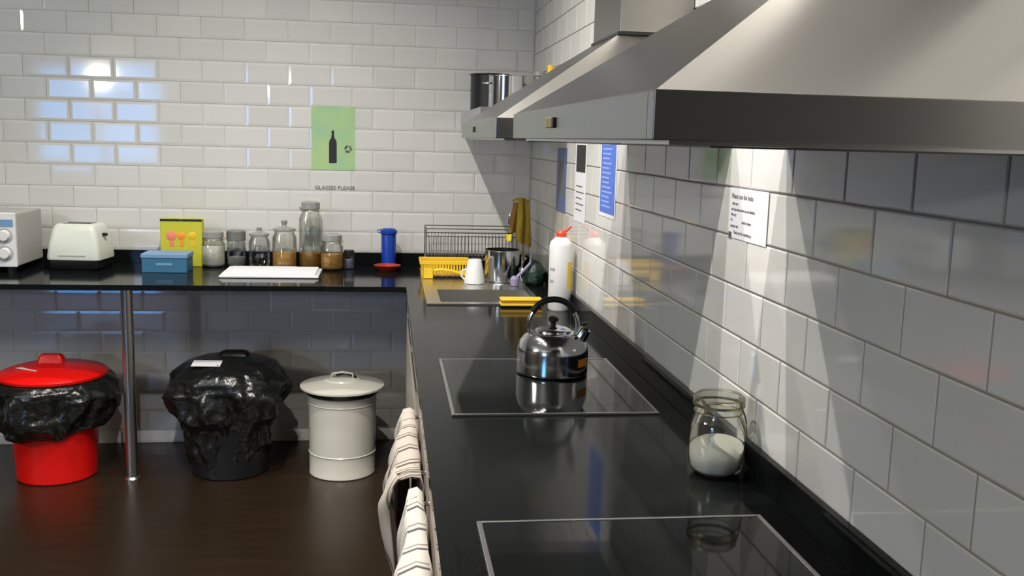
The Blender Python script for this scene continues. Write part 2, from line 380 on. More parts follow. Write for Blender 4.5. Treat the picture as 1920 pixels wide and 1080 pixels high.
# ------------------------------------------------------------------ cooker hoods
def hood(y0, y1, label, zt):
    x0 = .215; zb = 1.5335; zl = zb+.041; ym = (y0+y1)/2
    t = thing('cooker_hood', label, 'cooker hood', (x0, ym, zb), 0, 'steel chimney cooker hoods on the right wall')
    L = WX-.002-x0; h = (y1-y0)/2; zr = zl-zb
    # rim: folded box, open underneath
    th = .0012
    v = [(0, -h, 0), (L, -h, 0), (L, h, 0), (0, h, 0), (0, -h, zr), (L, -h, zr), (L, h, zr), (0, h, zr)]
    boxes('rim', [(0, L, -h, -h+.02, 0, zr), (0, L, h-.02, h, 0, zr), (0, .02, -h+.02, h-.02, 0, zr)], M['steel'], t, .001, 2)
    cxf = .315; ch = .15; zc = 1.780-zb
    v = [(.002, -h+.002, zr), (L, -h+.002, zr), (L, h-.002, zr), (.002, h-.002, zr), (cxf, -ch, zc), (L, -ch, zc), (L, ch, zc), (cxf, ch, zc)]
    bm = bmesh.new(); vs = [bm.verts.new(p) for p in v]
    for q in ((0, 1, 5, 4), (1, 2, 6, 5), (2, 3, 7, 6), (3, 0, 4, 7), (4, 5, 6, 7)): bm.faces.new([vs[i] for i in q])
    bmesh.ops.recalc_face_normals(bm, faces=bm.faces)
    hips = [e for e in bm.edges if {e.verts[0].index, e.verts[1].index} & set()]
    me = bpy.data.meshes.new('canopy'); bm.to_mesh(me); bm.free()
    link('canopy', me, M['canopy'], t)
    box('collar', (cxf-.002, L, -ch-.002, ch+.002, zc, zc+.006), M['black'], t)
    box('chimney', (cxf+.003, L, -ch+.003, ch-.003, zc+.006, zt-zb), M['steel'], t, .002, 2)
    bp = box('bottom_panel', (.02, L-.004, -h+.02, h-.02, -.0035, .012), M['chrome_soft'], t)
    for s in (-1, 1):
        box('grease_filter', (.08, L-.05, -.36 if s < 0 else .01, -.01 if s < 0 else .36, -.0055, -.0036), M['wire'], t)
    for k in range(4):
        box('button', (-.004, 0, .02+k*.016, .03+k*.016, .014, .028), M['tarnish'] if k else M['black'], t, .0008, 1)
    return t
hood(.780, 1.680, 'large steel cooker hood nearest the camera, above the empty hob', 3.39)
hood(1.957, 2.860, 'farther steel cooker hood above the hob with the kettle', 3.39)

# ------------------------------------------------------------------ wall shelf beyond the hoods
sh = thing('wall_shelf', 'steel wall shelf with pots near the back corner, beyond the farther hood', 'shelf', (.534, 4.30, 1.58))
box('shelf_board', (-.177, .1755, -.5, .5, .070, .076), M['chrome_soft'], sh)
box('front_lip', (-.177, -.173, -.5, .5, 0, .070), M['chrome_soft'], sh)
boxes('bracket', [(-.172, .1755, -.497, -.492, .01, .070)], M['chrome_soft'], sh)
boxes('bracket', [(-.172, .1755, .492, .497, .01, .070)], M['chrome_soft'], sh)
SZ = 1.657
def pot(label, x, y, z, r, h, m_, lid=None, loop=True, ang=0, group=None):
    t = thing('cooking_pot', label, 'pot', (x, y, z), ang, group)
    lathe('body', [(0, 0), (r-.006, 0), (r, .008), (r, h), (r+.004, h+.002), (r+.004, h+.004), (r-.002, h+.004), (r-.003, .006), (0, .006)], m_, t, n=40)
    if loop:
        for s in (-1, 1):
            tubes('handle', [([(s*r, -.03, h*.8), (s*(r+.022), -.027, h*.8), (s*(r+.026), 0, h*.8), (s*(r+.022), .027, h*.8), (s*r, .03, h*.8)], .004)], M['chrome'] if m_ != M['black'] else M['black'], t)
    if lid:
        lathe('lid', [(0, h+.016), (r*.5, h+.013), (r+.006, h+.0075), (r+.006, h+.004), (0, h+.004)], lid, t, n=40)
    return t
pot('black stockpot with flat black lid on the steel wall shelf', .478, 4.58, SZ, .097, .165, M['black'], M['black'], loop=False)
pot('polished steel stockpot on the wall shelf in front of the black one', .526, 4.37, SZ, .082, .152, M['chrome'])
jt_ = thing('glass_jar', 'empty clear glass jar beside the steel stockpot on the wall shelf', 'jar', (.670, 4.36, SZ))
lathe('body', [(0, 0), (.028, 0), (.030, .01), (.030, .12), (.024, .14), (.024, .165)], M['glass'], jt_, n=24)
lathe('lid', [(0, .178), (.026, .178), (.027, .16), (.0245, .16)], M['lidsteel'], jt_, n=24)
bt_ = thing('oil_bottle', 'small bottle with yellow cap at the near end of the wall shelf', 'bottle', (.655, 3.96, SZ))
lathe('body', [(0, 0), (.028, 0), (.030, .01), (.030, .10), (.012, .13), (.012, .15)], M['glass'], bt_, n=24)
lathe('cap', [(0, .178), (.014, .178), (.014, .145), (0, .145)], M['yellow'], bt_, n=20)

# ------------------------------------------------------------------ posters and notices
def sheet_back(label, name, x0, x1, z0, z1, m_, cat='poster'):
    t = thing(name, label, cat, ((x0+x1)/2, YB-.0006, (z0+z1)/2))
    w, h = (x1-x0)/2, (z1-z0)/2
    box('sheet', (-w, w, -.0004, .0002, -h, h), m_, t)
    return t
po = sheet_back('green A4 poster with a black wine bottle silhouette on the back wall', 'bottle_poster', -.366, -.157, 1.364, 1.669, M['green'])
prof = [(0, -.120), (.0165, -.120), (.0185, -.116), (.0185, -.022), (.016, -.010), (.0075, .002), (.006, .02), (.0065, .03), (.0045, .038), (0, .038)]
pr_ = prof+[(-x, z) for x, z in reversed(prof[1:-1])]
cxp = -.002
v = [(x+cxp, -.0008, z) for x, z in pr_]; v2 = [(x+cxp, -.0004, z) for x, z in pr_]; N = len(pr_)
fromdata('bottle_print', v+v2, [tuple(range(N)), tuple(range(2*N-1, N-1, -1))]+[(i, (i+1) % N, N+(i+1) % N, N+i) for i in range(N)], M['ink'], po)
for k in range(3):
    a = PI/2+k*2*PI/3
    pts = [(.070+.016*math.cos(a+.25), -.0008, -.048+.016*math.sin(a+.25)), (.070+.016*math.cos(a+2*PI/3-.45), -.0008, -.048+.016*math.sin(a+2*PI/3-.45))]
    tubes('recycling_mark', [(pts, [.006, .004])], M['inkgrey'], po, 6)
cap = thing('wall_caption', 'line of faded grey lettering on the tiles below the green poster', 'sign', (-.254, YB-.0006, 1.279))
text('lettering', 'GLASSES PLEASE', .024, M['inkgrey'], cap, (0, 0, -.009), (PI/2, 0, 0), .0003, 'CENTER', 1.12)

def sheet_right(label, name, y0, y1, z0, z1, m_, cat='poster', rot=0):
    t = thing(name, label, cat, (WX-.0008, (y0+y1)/2, (z0+z1)/2)); t.rotation_euler = (rot, 0, 0)
    w, h = (y1-y0)/2, (z1-z0)/2
    box('sheet', (-.0004, .0004, -w, w, -h, h), m_, t)
    return t, w, h
def lines(t, w, h, rows, m_, size=None):
    for (s, y, z, sz) in rows:
        text('lettering', s, sz, m_, t, (-.0007, y, z), (PI/2, 0, -PI/2), .0002)
p1, w, h = sheet_right('bright blue notice printed with pale lines, on the right wall past the kettle', 'blue_notice', 2.985, 3.196, 1.302, 1.60, M['blue_paper'])
box('white_margin', (-.0003, .0003, -w-.012, w+.012, -h-.012, h+.012), M['paper'], p1)
for k in range(17):
    ww = .16*(.6+.4*random.random())
    box('print_line', (-.0008, -.0004, w-.022-ww, w-.022, h-.03-k*.0155, h-.025-k*.0155), M['blue_pale'], p1)
p2, w, h = sheet_right('white sheet with a dark picture, between the two blue notices', 'photo_notice', 3.437, 3.647, 1.235, 1.535, M['paper'])
box('dark_picture', (-.0008, -.0004, -.085, .085, .035, .135), M['ink'], p2)
for k in range(5):
    box('print_line', (-.0008, -.0004, -.07 if k % 2 else -.04, .075, -.02-k*.022, -.015-k*.022), M['inkgrey'], p2)
p3, w, h = sheet_right('dull blue notice nearest the back corner on the right wall', 'dull_blue_notice', 3.84, 4.05, 1.243, 1.505, M['blue_dull'])
box('grey_panel', (-.0008, -.0004, -.055, .060, -.06, .08), M['inkgrey'], p3)
p4, w, h = sheet_right('white paper note with lines of text in the light beam on the right wall', 'paper_note', 1.742, 1.943, 1.343, 1.446, M['paper'], 'note')
lines(p4, w, h, [('Please use the hobs', .094, .030, .015), ('with care', .090, .0165, .009), ('and clean them when you are finished', .094, .005, .0085), ('Wipe dry', .094, -.006, .008), ('No', .094, -.0165, .008), ('metal scrapers', .030, -.0185, .0085), ('sponges only', .094, -.029, .0085), ('Thank you for washing up', .075, -.042, .0095)], M['inkgrey'])
box('tape', (-.0008, -.0004, .085, .105, -.054, -.040), M['glass'], p4)

# ------------------------------------------------------------------ things on the back worktop
mw = thing('microwave', 'white microwave with two round dials cut off at the left edge', 'microwave', (-1.815, 4.56, CT))
w = .225
box('body', (-w, w, -.15, .16, .03, .262), M['grey_side'], mw, .006, 2)
fpn = box('front_panel', (-w, w, -.165, -.151, .028, .264), M['white_plastic'], mw, .004, 2)
box('display', (.14, .215, -.168, -.165, .205, .235), M['bluepale'], fpn)
for z in (.165, .088):
    d_ = lathe('dial', [(0, .016), (.020, .016), (.023, .012), (.026, 0), (0, 0)], M['white_plastic'], mw, (0, 0, 0), 30)
    d_.location = (.178, -.165, z); d_.rotation_euler = (PI/2, 0, 0)
    r_ = lathe('dial_ring', [(.034, 0), (.034, .002), (.028, .002), (.028, 0)], M['grey_side'], mw, (0, 0, 0), 30); r_.location = (.178, -.165, z); r_.rotation_euler = (PI/2, 0, 0)
box('door_window', (-.20, .11, -.168, -.165, .06, .235), M['black'], mw)
for x in (-.19, .19):
    for y in (-.13, .13): lathe('foot', [(0, 0), (.018, 0), (.02, .03), (0, .03)], M['black'], mw, (x, y, 0), 16)

tr = thing('toaster', 'cream toaster with a black base on the back worktop beside the microwave', 'toaster', (-1.385, 4.60, CT), math.radians(-6))
v = []; prof = [(.118, .100, .048), (.118, .102, .06), (.112, .095, .12), (.100, .085, .175), (.090, .078, .198), (.080, .068, .206)]
def rrect(hx, hy, r, n=6):
    out = []
    for (sx_, sy_, a0) in ((1, 1, 0), (-1, 1, PI/2), (-1, -1, PI), (1, -1, 3*PI/2)):
        for i in range(n+1):
            a = a0+PI/2*i/n; out.append((sx_*(hx-r)+r*math.cos(a), sy_*(hy-r)+r*math.sin(a)))
    return out
def loft(name, secs, m_, parent, cap=True, sharp=40):
    V = []; F = []; n = None
    for (hx, hy, z, r) in secs:
        q = rrect(hx, hy, r); n = len(q); V += [(x, y, z) for x, y in q]
    for k in range(len(secs)-1):
        for i in range(n): F.append((k*n+i, k*n+(i+1) % n, (k+1)*n+(i+1) % n, (k+1)*n+i))
    if cap: F.append(tuple(range(n))); F.append(tuple(range((len(secs)-1)*n, len(secs)*n)))
    return fromdata(name, V, F, m_, parent, True, sharp)
loft('body', [(a, b, z, .025) for a, b, z in prof], M['offwhite'], tr)
loft('base', [(.100, .085, .0, .02), (.110, .095, .012, .02), (.114, .098, .047, .02)], M['black'], tr)
for y in (-.028, .022): box('slot', (-.062, .062, y-.011, y+.011, .2045, .2075), M['black'], tr, .003, 1)
box('lever', (.100, .122, -.015, .008, .150, .164), M['black'], tr, .003, 1)
box('knob_panel', (-.06, .06, -.1035, -.098, .065, .07), M['grey_side'], tr)

tb = thing('tea_carton', 'blue carton in front of the yellow card box on back worktop', 'box', (-.990, 4.53, CT))
box('body', (-.098, .098, -.07, .07, 0, .072), M['bluebox'], tb, .002, 1)
box('lid', (-.101, .101, -.073, .073, .066, .085), M['bluepale'], tb, .002, 1)
box('print_line', (-.035, .035, -.0715, -.07, .034, .044), M['bluepale'], tb)
yb = thing('display_card', 'yellow-green card box with orange fruit shapes behind the blue carton', 'box', (-.957, 4.70, CT))
box('body', (-.095, .095, -.025, .025, 0, .225), M['yellow2'], yb, .002, 1)
box('top_edge', (-.095, .095, -.0262, -.025, .214, .225), M['darkgreen'], yb)
for k, (x, mm) in enumerate(((-.045, 'pinkred'), (.0, 'orange'), (.05, 'yellow'))):
    d_ = lathe('fruit_print', [(0, .0012), (.018 if k else .022, .0012), (.02 if k else .024, 0), (0, 0)], M[mm], yb, (0, 0, 0), 20); d_.location = (x, -.0252, .145); d_.rotation_euler = (PI/2, 0, 0)
    box('stem_print', (x-.008, x+.012, -.0262, -.0252, .096, .130), M[mm], yb)

def jar(label, x, y, r, h, fill, fm, kind, neck=None, k=.72):
    t = thing('storage_jar', label, 'jar', (x, y, CT), 0, 'glass storage jars on the back worktop')
    nr = neck or r*.82; hb = h*k
    lathe('glass_body', [(0, .0), (r*.85, 0), (r, .012), (r, hb*.88), (nr, hb), (nr, hb+.012)], M['glass'], t, n=32)
    if fill: lathe('contents', [(0, .005), (r*.84, .005), (r*.96, .014), (r*.96, fill), (r*.4, fill+.004), (0, fill+.006)], fm, t, n=28)
    z = hb+.012
    if kind == 'screw':
        lathe('lid', [(nr+.002, z-.012), (nr+.004, z-.010), (nr+.004, h-.004), (nr, h), (0, h)], M['lidgrey'], t, n=32)
    elif kind == 'clip':
        lathe('lid', [(nr+.001, z+.001), (nr+.004, z+.004), (nr+.004, h-.006), (nr*.8, h), (0, h)], M['lidsteel'], t, n=32)
        tubes('wire_clip', [([(nr+.002, -.012, z-.010), (nr+.012, -.008, z+.004), (nr+.012, .008, z+.004), (nr+.002, .012, z-.010)], .0018), (arc((0, 0, z-.006), nr+.002, 0, 2*PI, 24, 'xy')[:-1], .0015, True),
              ([(-nr-.002, -.012, z-.004), (-nr-.012, 0, z+.01), (-nr-.002, .012, z-.004)], .0018)], M['tarnish'], t, 6)
    elif kind == 'knob':
        lathe('lid', [(nr+.001, z), (nr+.006, z+.003), (nr+.006, z+.012), (nr*.6, z+.020), (.012, z+.022), (.010, z+.028), (.016, h-.006), (.010, h), (0, h)], M['lidsteel'], t, n=32)
    return t
jar('wide glass jar of white powder beside the yellow card box', -.815, 4.69, .054, .172, .098, M['powder'], 'clip')
jar('small jar with a flat dull lid, second from the yellow card box', -.712, 4.71, .044, .172, .045, M['greystuff'], 'screw', .041)
jar('empty round jar with knobbed glass lid, third from the yellow card box', -.603, 4.70, .050, .190, 0, None, 'knob')
jar('knob-lidded jar a third full of pale orange grain', -.482, 4.66, .057, .230, .075, M['amber'], 'knob')
jar('tallest glass jar with amber contents at the bottom', -.362, 4.69, .055, .318, .072, M['amber2'], 'clip', .040, .84)
jar('squat clip jar half full of orange grain, right of tallest jar', -.258, 4.62, .053, .172, .075, M['amber'], 'clip')
sj = thing('spice_jar', 'tiny spice jar with dark cap at the right end of the jar row', 'jar', (-.180, 4.66, CT))
lathe('glass_body', [(0, 0), (.023, 0), (.026, .006), (.026, .06), (.022, .068)], M['glass'], sj, n=24)
lathe('contents', [(0, .004), (.024, .004), (.024, .045), (0, .046)], M['lav'], sj, n=24)
lathe('cap', [(.024, .066), (.024, .090), (0, .090)], M['black'], sj, n=24)
ps = thing('paper_tray', 'white flat tray of papers lying in front of the jars', 'tray', (-.515, 4.45, CT))
box('tray_base', (-.215, .215, -.135, .125, 0, .012), M['white_plastic'], ps, .003, 1)
boxes('paper_stack', [(-.205, .200, -.125, .115, .012, .020)], M['paper'], ps, .001, 1)
box('loose_sheet', (-.190, .10, -.10, .12, .020, .0208), M['paper'], ps)
boxes('shadow_line', [(-.215, .215, -.1362, -.135, 0, .003)], M['black'], ps)  # black strip stands in for the shadow along the tray's front foot
bb = thing('blue_tumbler', 'tall blue plastic beaker with lid beside the sink corner', 'beaker', (.008, 4.71, CT))
lathe('body', [(0, 0), (.031, 0), (.034, .004), (.036, .165), (.034, .170), (0, .170)], M['bluebottle'], bb, n=32)
lathe('lid', [(.037, .163), (.041, .168), (.041, .182), (.030, .192), (0, .194)], M['bluebottle'], bb, n=32)
tubes('lid_loop', [([(-.036, 0, .186), (-.052, 0, .184), (-.052, 0, .172), (-.038, 0, .170)], .0025)], M['bluebottle'], bb)
rd = thing('red_dish', 'shallow dull red dish in front of the blue beaker', 'dish', (.002, 4.60, CT))
lathe('bowl', [(0, 0), (.035, 0), (.040, .004), (.062, .026), (.064, .028), (.060, .028), (.036, .006), (0, .006)], M['reddish'], rd, n=36)

# ------------------------------------------------------------------ sink and what stands on it
sk = thing('sink', 'inset stainless steel sink with drainboard in the worktop corner', 'sink', (.376, 4.15, CT))
ox, oy = .376, 4.15
XS = [.152-ox, .205-ox+.004, .585-ox-.004, .605-ox]; YS = [3.645-oy, 3.70-oy+.004, 4.02-oy-.004, 4.72-oy]
slab('rim_plate', XS, YS, lambda i, j: not (i == 1 and j == 1), .0, .003, M['chrome_soft'], sk)
bx0, bx1, by0, by1 = XS[1], XS[2], YS[1], YS[2]
bm = bmesh.new(); d = .15
vt = [bm.verts.new(p) for p in ((bx0, by0, .0), (bx1, by0, .0), (bx1, by1, .0), (bx0, by1, .0))]
vb = [bm.verts.new(p) for p in ((bx0+.015, by0+.015, -d), (bx1-.015, by0+.015, -d), (bx1-.015, by1-.015, -d), (bx0+.015, by1-.015, -d))]
for i in range(4): bm.faces.new((vt[i], vt[(i+1) % 4], vb[(i+1) % 4], vb[i]))
bm.faces.new(vb); bmesh.ops.recalc_face_normals(bm, faces=bm.faces); bmesh.ops.reverse_faces(bm, faces=bm.faces)
me = bpy.data.meshes.new('basin'); bm.to_mesh(me); bm.free(); link('basin', me, M['chrome_soft'], sk)
boxes('raised_edge', [(XS[0], XS[3], YS[0], YS[0]+.006, .003, .0055), (XS[0], XS[0]+.006, YS[0]+.006, YS[3], .003, .0055), (XS[3]-.006, XS[3], YS[0]+.006, YS[3], .003, .0055)], M['chrome'], sk, .001, 2)
for k in range(6):
    box('drain_ridge', (-.15+k*.055, -.142+k*.055, -.04, .50, .003, .0045), M['chrome_soft'], sk, .0006, 1)
lathe('drain', [(0, -d+.001), (.03, -d+.001), (.034, -d+.003), (.036, -d+.0005)], M['chrome'], sk, (.02, -.29, 0), 24)
ZS = CT+.0047
# tap
tp = thing('tap', 'tall swan-neck tap behind the pot, draped with a yellow cloth', 'tap', (.640, 4.50, CT))
lathe('base', [(0, 0), (.024, 0), (.024, .02), (.014, .035), (0, .035)], M['chrome'], tp, n=24)
tubes('spout', [([(0, 0, .03), (0, 0, .12), (0, 0, .27)]+arc((-.035, 0, .27), .035, 0, PI, 10)[1:]+[(-.07, 0, .24)], .010)], M['chrome'], tp, 12)
tubes('lever', [([(0, -.02, .06), (.004, -.055, .085)], .006)], M['chrome'], tp)
# cloth draped over the swan neck
def cloth_drape(name, path, w0, w1, m_, parent, nu=14, amp=.006, seed=1, uvs=True, th=.0025):
    """path: list of (x,z) profile; cloth spreads along y from w0 to w1"""
    rr = random.Random(seed); ph = [rr.random()*6 for _ in range(4)]
    V = []; F = []; n = len(path)
    for i in range(nu+1):
        u = i/nu; y = w0+(w1-w0)*u
        for j, (x, z) in enumerate(path):
            s = j/(n-1); k = abs(s-.5)*2
            dx = amp*math.sin(u*9+ph[0]+s*2)*k+amp*.6*math.sin(u*19+ph[1])*k
            V.append((x+dx, y+amp*.8*math.sin(s*7+ph[2]), z+amp*.8*math.sin(u*5+ph[3])*k*k))
    for i in range(nu):
        for j in range(n-1): F.append((i*n+j, (i+1)*n+j, (i+1)*n+j+1, i*n+j+1))
    me = bpy.data.meshes.new(name); me.from_pydata(V, [], F)
    uv = me.uv_layers.new(name='UVMap')
    for l in me.loops: i_, j_ = divmod(l.vertex_index, n); uv.data[l.index].uv = (i_/nu, j_/(n-1))
    o = link(name, me, m_, parent, True)
    md = o.modifiers.new('thick', 'SOLIDIFY'); md.thickness = th
    md = o.modifiers.new('sub', 'SUBSURF'); md.levels = 1; md.render_levels = 1
    return o
yc = thing('dish_cloth', 'yellow dish cloth hanging over the tap', 'cloth', (.605, 4.50, CT))
# built in the x-z plane facing the room: fold over the tap arch
def flap(name, cols, m_, y):
    V = []; F = []; nr = len(cols[0])
    for c in cols: V += [(x, y+dy, z) for (x, z, dy) in c]
    for i in range(len(cols)-1):
        for j in range(nr-1): F.append((i*nr+j, (i+1)*nr+j, (i+1)*nr+j+1, i*nr+j+1))
    me = bpy.data.meshes.new(name); me.from_pydata(V, [], F); o = link(name, me, m_, yc, True)
    md = o.modifiers.new('thick', 'SOLIDIFY'); md.thickness = .006; md = o.modifiers.new('sub', 'SUBSURF'); md.levels = 2; md.render_levels = 2
    return o
cols = []
for i in range(9):
    u = i/8; x = -.012+.072*u; top = .352+.018*math.sin(PI*min(1, u*1.1)); bot = .165-.03*u+.008*math.sin(u*14)
    cols.append([(x*(.72+.28*s)+.004, top+(bot-top)*s, -.045+.016*math.sin(u*12+s*2)*(.3+s)-.012*s) for s in [0, .12, .25, .4, .6, .8, 1]])
flap('front_fold', cols, M['yellowcloth'], 0)
cols = []
for i in range(5):
    u = i/4; x = -.030+.032*u; top = .345; bot = .20
    cols.append([(x*(.75+.25*s)-.006*s, top+(bot-top)*s, -.018+.01*math.sin(u*6+s*3)) for s in [0, .15, .35, .6, .8, 1]])
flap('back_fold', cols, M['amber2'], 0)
cols = [[(-.056+.03*u, .200-.035*s-.006*math.sin(PI*u), -.03+.01*math.sin(5*u)) for s in (0, .3, .7, 1)] for u in (0, .25, .5, .75, 1)]
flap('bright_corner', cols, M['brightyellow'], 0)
# bridge over the spout so that the folds hang together
cols = [[(-.028+.085*u, .352+.014*math.sin(PI*u), -.045+.062*s) for s in (0, .25, .5, .75, 1)] for u in [k/6 for k in range(7)]]
flap('top_fold', cols, M['yellowcloth'], 0)

pot('steel saucepan standing on the drainboard beside the white beaker', .512, 4.27, ZS, .078, .138, M['chrome'], loop=False)
wb = thing('white_beaker', 'white tapered beaker standing upside down on the drainboard', 'beaker', (.383, 4.20, ZS))
lathe('body', [(.045, 0), (.046, .004), (.030, .100), (.026, .105), (0, .105), ], M['white_plastic'], wb, n=32)
tubes('handle', [([(-.043, 0, .015), (-.058, 0, .03), (-.054, 0, .055), (-.038, 0, .06)], .004)], M['white_plastic'], wb)
# yellow cutlery basket: ribbed walls
yk = thing('yellow_basket', 'yellow plastic ribbed basket tipped on the drainboard', 'basket', (.262, 4.40, ZS))
boxes('frame', [(-.115, .115, -.075, -.069, .062, .080), (-.115, .115, .069, .075, .062, .080), (-.115, -.109, -.069, .069, .062, .080), (.109, .115, -.069, .069, .062, .080), (-.105, .105, -.066, .066, .012, .017)], M['yellow'], yk, .002, 1)
for k in range(17):
    x = -.104+k*.013
    box('rib', (x-.0025, x+.0025, -.073, -.070, .014, .063), M['yellow'], yk)
    box('rib', (x-.0025, x+.0025, .070, .073, .014, .063), M['yellow'], yk)
box('front_block', (-.098, -.055, -.082, -.0735, .0, .045), M['yellow'], yk, .002, 1)
tubes('front_bow', [([(-.05, -.078, .036), (-.02, -.08, .042), (.03, -.08, .036), (.07, -.078, .024), (.10, -.076, .014)], .007)], M['yellow'], yk)
box('foot', (.09, .105, -.07, .07, 0, .0125), M['yellow'], yk); box('foot', (-.105, -.09, -.066, .07, 0, .0125), M['yellow'], yk)
# wire plate rack
rk = thing('plate_rack', 'empty wire plate rack standing on the drainboard against the back wall', 'dish rack', (.398, 4.63, ZS))
hw = .215
tl = []
for (y, z) in ((-.09, .205), (.09, .205), (-.09, .170), (.09, .170), (-.09, .060), (.09, .060)): tl.append(([(-hw, y, z), (hw, y, z)], .0028))
for x in (-hw, hw): tl += [([(x, -.09, .205), (x, .09, .205)], .0028), ([(x, -.09, .06), (x, .09, .06)], .0028), ([(x, -.09, 0.003), (x, -.09, .205)], .003), ([(x, .09, 0.003), (x, .09, .205)], .003)]
tubes('frame', tl, M['wire'], rk, 6)
for k in range(25):
    x = -hw+.0165*(k+1)
    tubes('rack_wire', [([(x, -.09, .170), (x, -.088, .085), (x, -.06, .058), (x, .06, .058), (x, .09, .170)], .0016)], M['wire'], rk, 5)
dbg = thing('dark_bag', 'crumpled dark green bag between the pot and the right wall', 'bag', (.648, 4.18, CT))
lathe('body', [(0, .0), (.036, .0), (.044, .02), (.043, .06), (.030, .095), (.012, .110), (0, .112)], M['darkgreen'], dbg, n=32, sharp=180, fn=lambda r, z, a: (r*(1+.07*math.sin(3*a+z*40)+.05*math.sin(7*a)), z))
sb = thing('dish_brush', 'lavender dish brush leaning against the steel saucepan', 'brush', (.592, 4.13, ZS))
tubes('handle', [([(-.035, 0, .030), (-.005, .005, .060), (.030, .02, .095), (.034, .028, .14)], [.009, .007, .006, .003])], M['lav'], sb)
lathe('head', [(0, 0), (.016, 0), (.020, .012), (.020, .030), (.010, .042), (0, .044)], M['lav'], sb, (-.040, -.002, 0), 20)
sp_ = thing('sponge', 'yellow sponge with a darker middle band on the front edge of the sink', 'sponge', (.512, 3.625, CT+.0057))
box('top_layer', (-.080, .080, -.032, .034, .019, .027), M['yellow'], sp_, .003, 2)
box('middle_band', (-.079, .079, -.031, .033, .010, .019), M['amber2'], sp_, .002, 1)
box('bottom_layer', (-.081, .081, -.033, .035, 0, .0105), M['yellow'], sp_, .003, 2)

# detergent bottle
db = thing('detergent_bottle', 'large white detergent bottle with a red spout cap beside the sink', 'bottle', (.649, 3.56, CT))
lathe('body', [(0, 0), (.040, 0), (.0435, .006), (.0435, .245), (.040, .258), (.026, .272), (.017, .278), (0, .278)], M['white_plastic'], db, n=40)
lathe('cap', [(.0175, .274), (.0185, .278), (.0185, .292), (.012, .300), (0, .301)], M['redcap'], db, n=24)
tubes('spout', [([(.006, 0, .294), (.024, -.004, .306), (.036, -.006, .318)], [.006, .005, .004])], M['redcap'], db)
def wrap(name, a0, a1, z0, z1, m_, parent, r=.0441):
    n = 10; v = []; f = []
    for i in range(n+1):
        a = a0+(a1-a0)*i/n; v += [(r*math.cos(a), r*math.sin(a), z0), (r*math.cos(a), r*math.sin(a), z1)]
    f = [(2*i, 2*i+2, 2*i+3, 2*i+1) for i in range(n)]
    return fromdata(name, v, f, m_, parent, True)
wrap('orange_label', -1.05, -.35, .085, .185, M['yellow'], db)
for z0, n in ((.150, 5), (.105, 4)):
    for i in range(n): wrap('print_mark', -2.75+i*.11, -2.68+i*.11, z0+(i % 2)*.004, z0+.014-(i % 3)*.003, M['inkgrey'], db)

# ------------------------------------------------------------------ kettle
kt = thing('kettle', 'polished steel whistling kettle standing on the hob', 'kettle', (.450, 2.545, CT+.0055))
R = .097
lathe('body', [(0, 0), (R*.93, 0), (R, .004), (R*1.005, .008), (R, .012), (R, .062), (R*.985, .072), (R*.93, .088), (R*.80, .103), (R*.62, .112), (R*.5, .114), (0, .114)], M['chrome'], kt, n=56)
lathe('lid', [(R*.52, .113), (R*.50, .119), (R*.36, .126), (R*.12, .130), (0, .130)], M['chrome'], kt, n=40)
lathe('knob', [(0, .128), (.007, .129), (.007, .138), (.014, .144), (.014, .152), (.008, .156), (0, .156)], M['black'], kt, n=24)
pts = [(R*.60, 0, .106), (R*.64, 0, .13)]
tubes('handle_bracket', [([(s*R*.62, 0, .104), (s*R*.70, 0, .125), (s*R*.66, 0, .150), (s*R*.56, 0, .170)], [.006, .007, .007, .006]) for s in (-1, 1)], M['chrome'], kt, 10)
tubes('handle_grip', [(arc((0, 0, .160), R*.58, .12, PI-.12, 16, 'xz', .042), [.006]+[.0085]*15+[.006])], M['black'], kt, 10)
tubes('spout', [([(R*.60, -.02, .085), (R*.78, -.026, .108), (R*.86, -.030, .126)], [.022, .016, .015])], M['chrome'], kt, 18)
tubes('spout_cap', [([(R*.80, -.028, .128), (R*.92, -.030, .131)], [.016, .016])], M['chrome'], kt, 16)
wrap('orange_label', -.95, -.45, .030, .052, M['orange'], kt, R+.0006)

# ------------------------------------------------------------------ glass jar of sugar by the right wall
sg = thing('sugar_jar', 'clear clip-top glass jar of white sugar against the right wall', 'jar', (.6385, 1.745, CT))
r = .0535
lathe('glass_body', [(0, .001), (r*.72, .001), (r*.92, .010), (r, .028), (r, .092), (r*.93, .108), (r*.84, .118), (r*.84, .132), (r*.87, .134), (r*.87, .138)], M['glass'], sg, n=48)
lathe('sugar', [(0, .004), (r*.70, .004), (r*.90, .014), (r*.965, .030), (r*.965, .052), (r*.6, .062), (0, .066)], M['salt'], sg, n=40, sharp=60, fn=lambda r_, z, a: (r_, z+(.012*r_/r*math.cos(a-1.0) if z > .045 else 0)))
lathe('glass_lid', [(r*.88, .139), (r*.93, .141), (r*.93, .150), (r*.80, .158), (r*.5, .162), (0, .163)], M['glass'], sg, n=40)
lathe('rubber_seal', [(r*.84, .136), (r*.93, .136), (r*.93, .140), (r*.84, .140)], M['tarnish'], sg, n=40)
tubes('wire_clip', [(arc((0, 0, .124), r*.87, 0, 2*PI, 32, 'xy')[:-1], .0012, True), (arc((0, 0, .152), r*.90, 0, 2*PI, 32, 'xy')[:-1], .0011, True),
      ([(r*.50, -r*.72, .124), (r*.62, -r*.92, .105), (r*.80, -r*.80, .085), (r*.86, -r*.56, .105), (r*.80, -r*.40, .124)], .0014), ([(r*.5, -r*.74, .150), (r*.66, -r*.86, .128), (r*.84, -r*.62, .108)], .0014)], M['tarnish'], sg, 6)

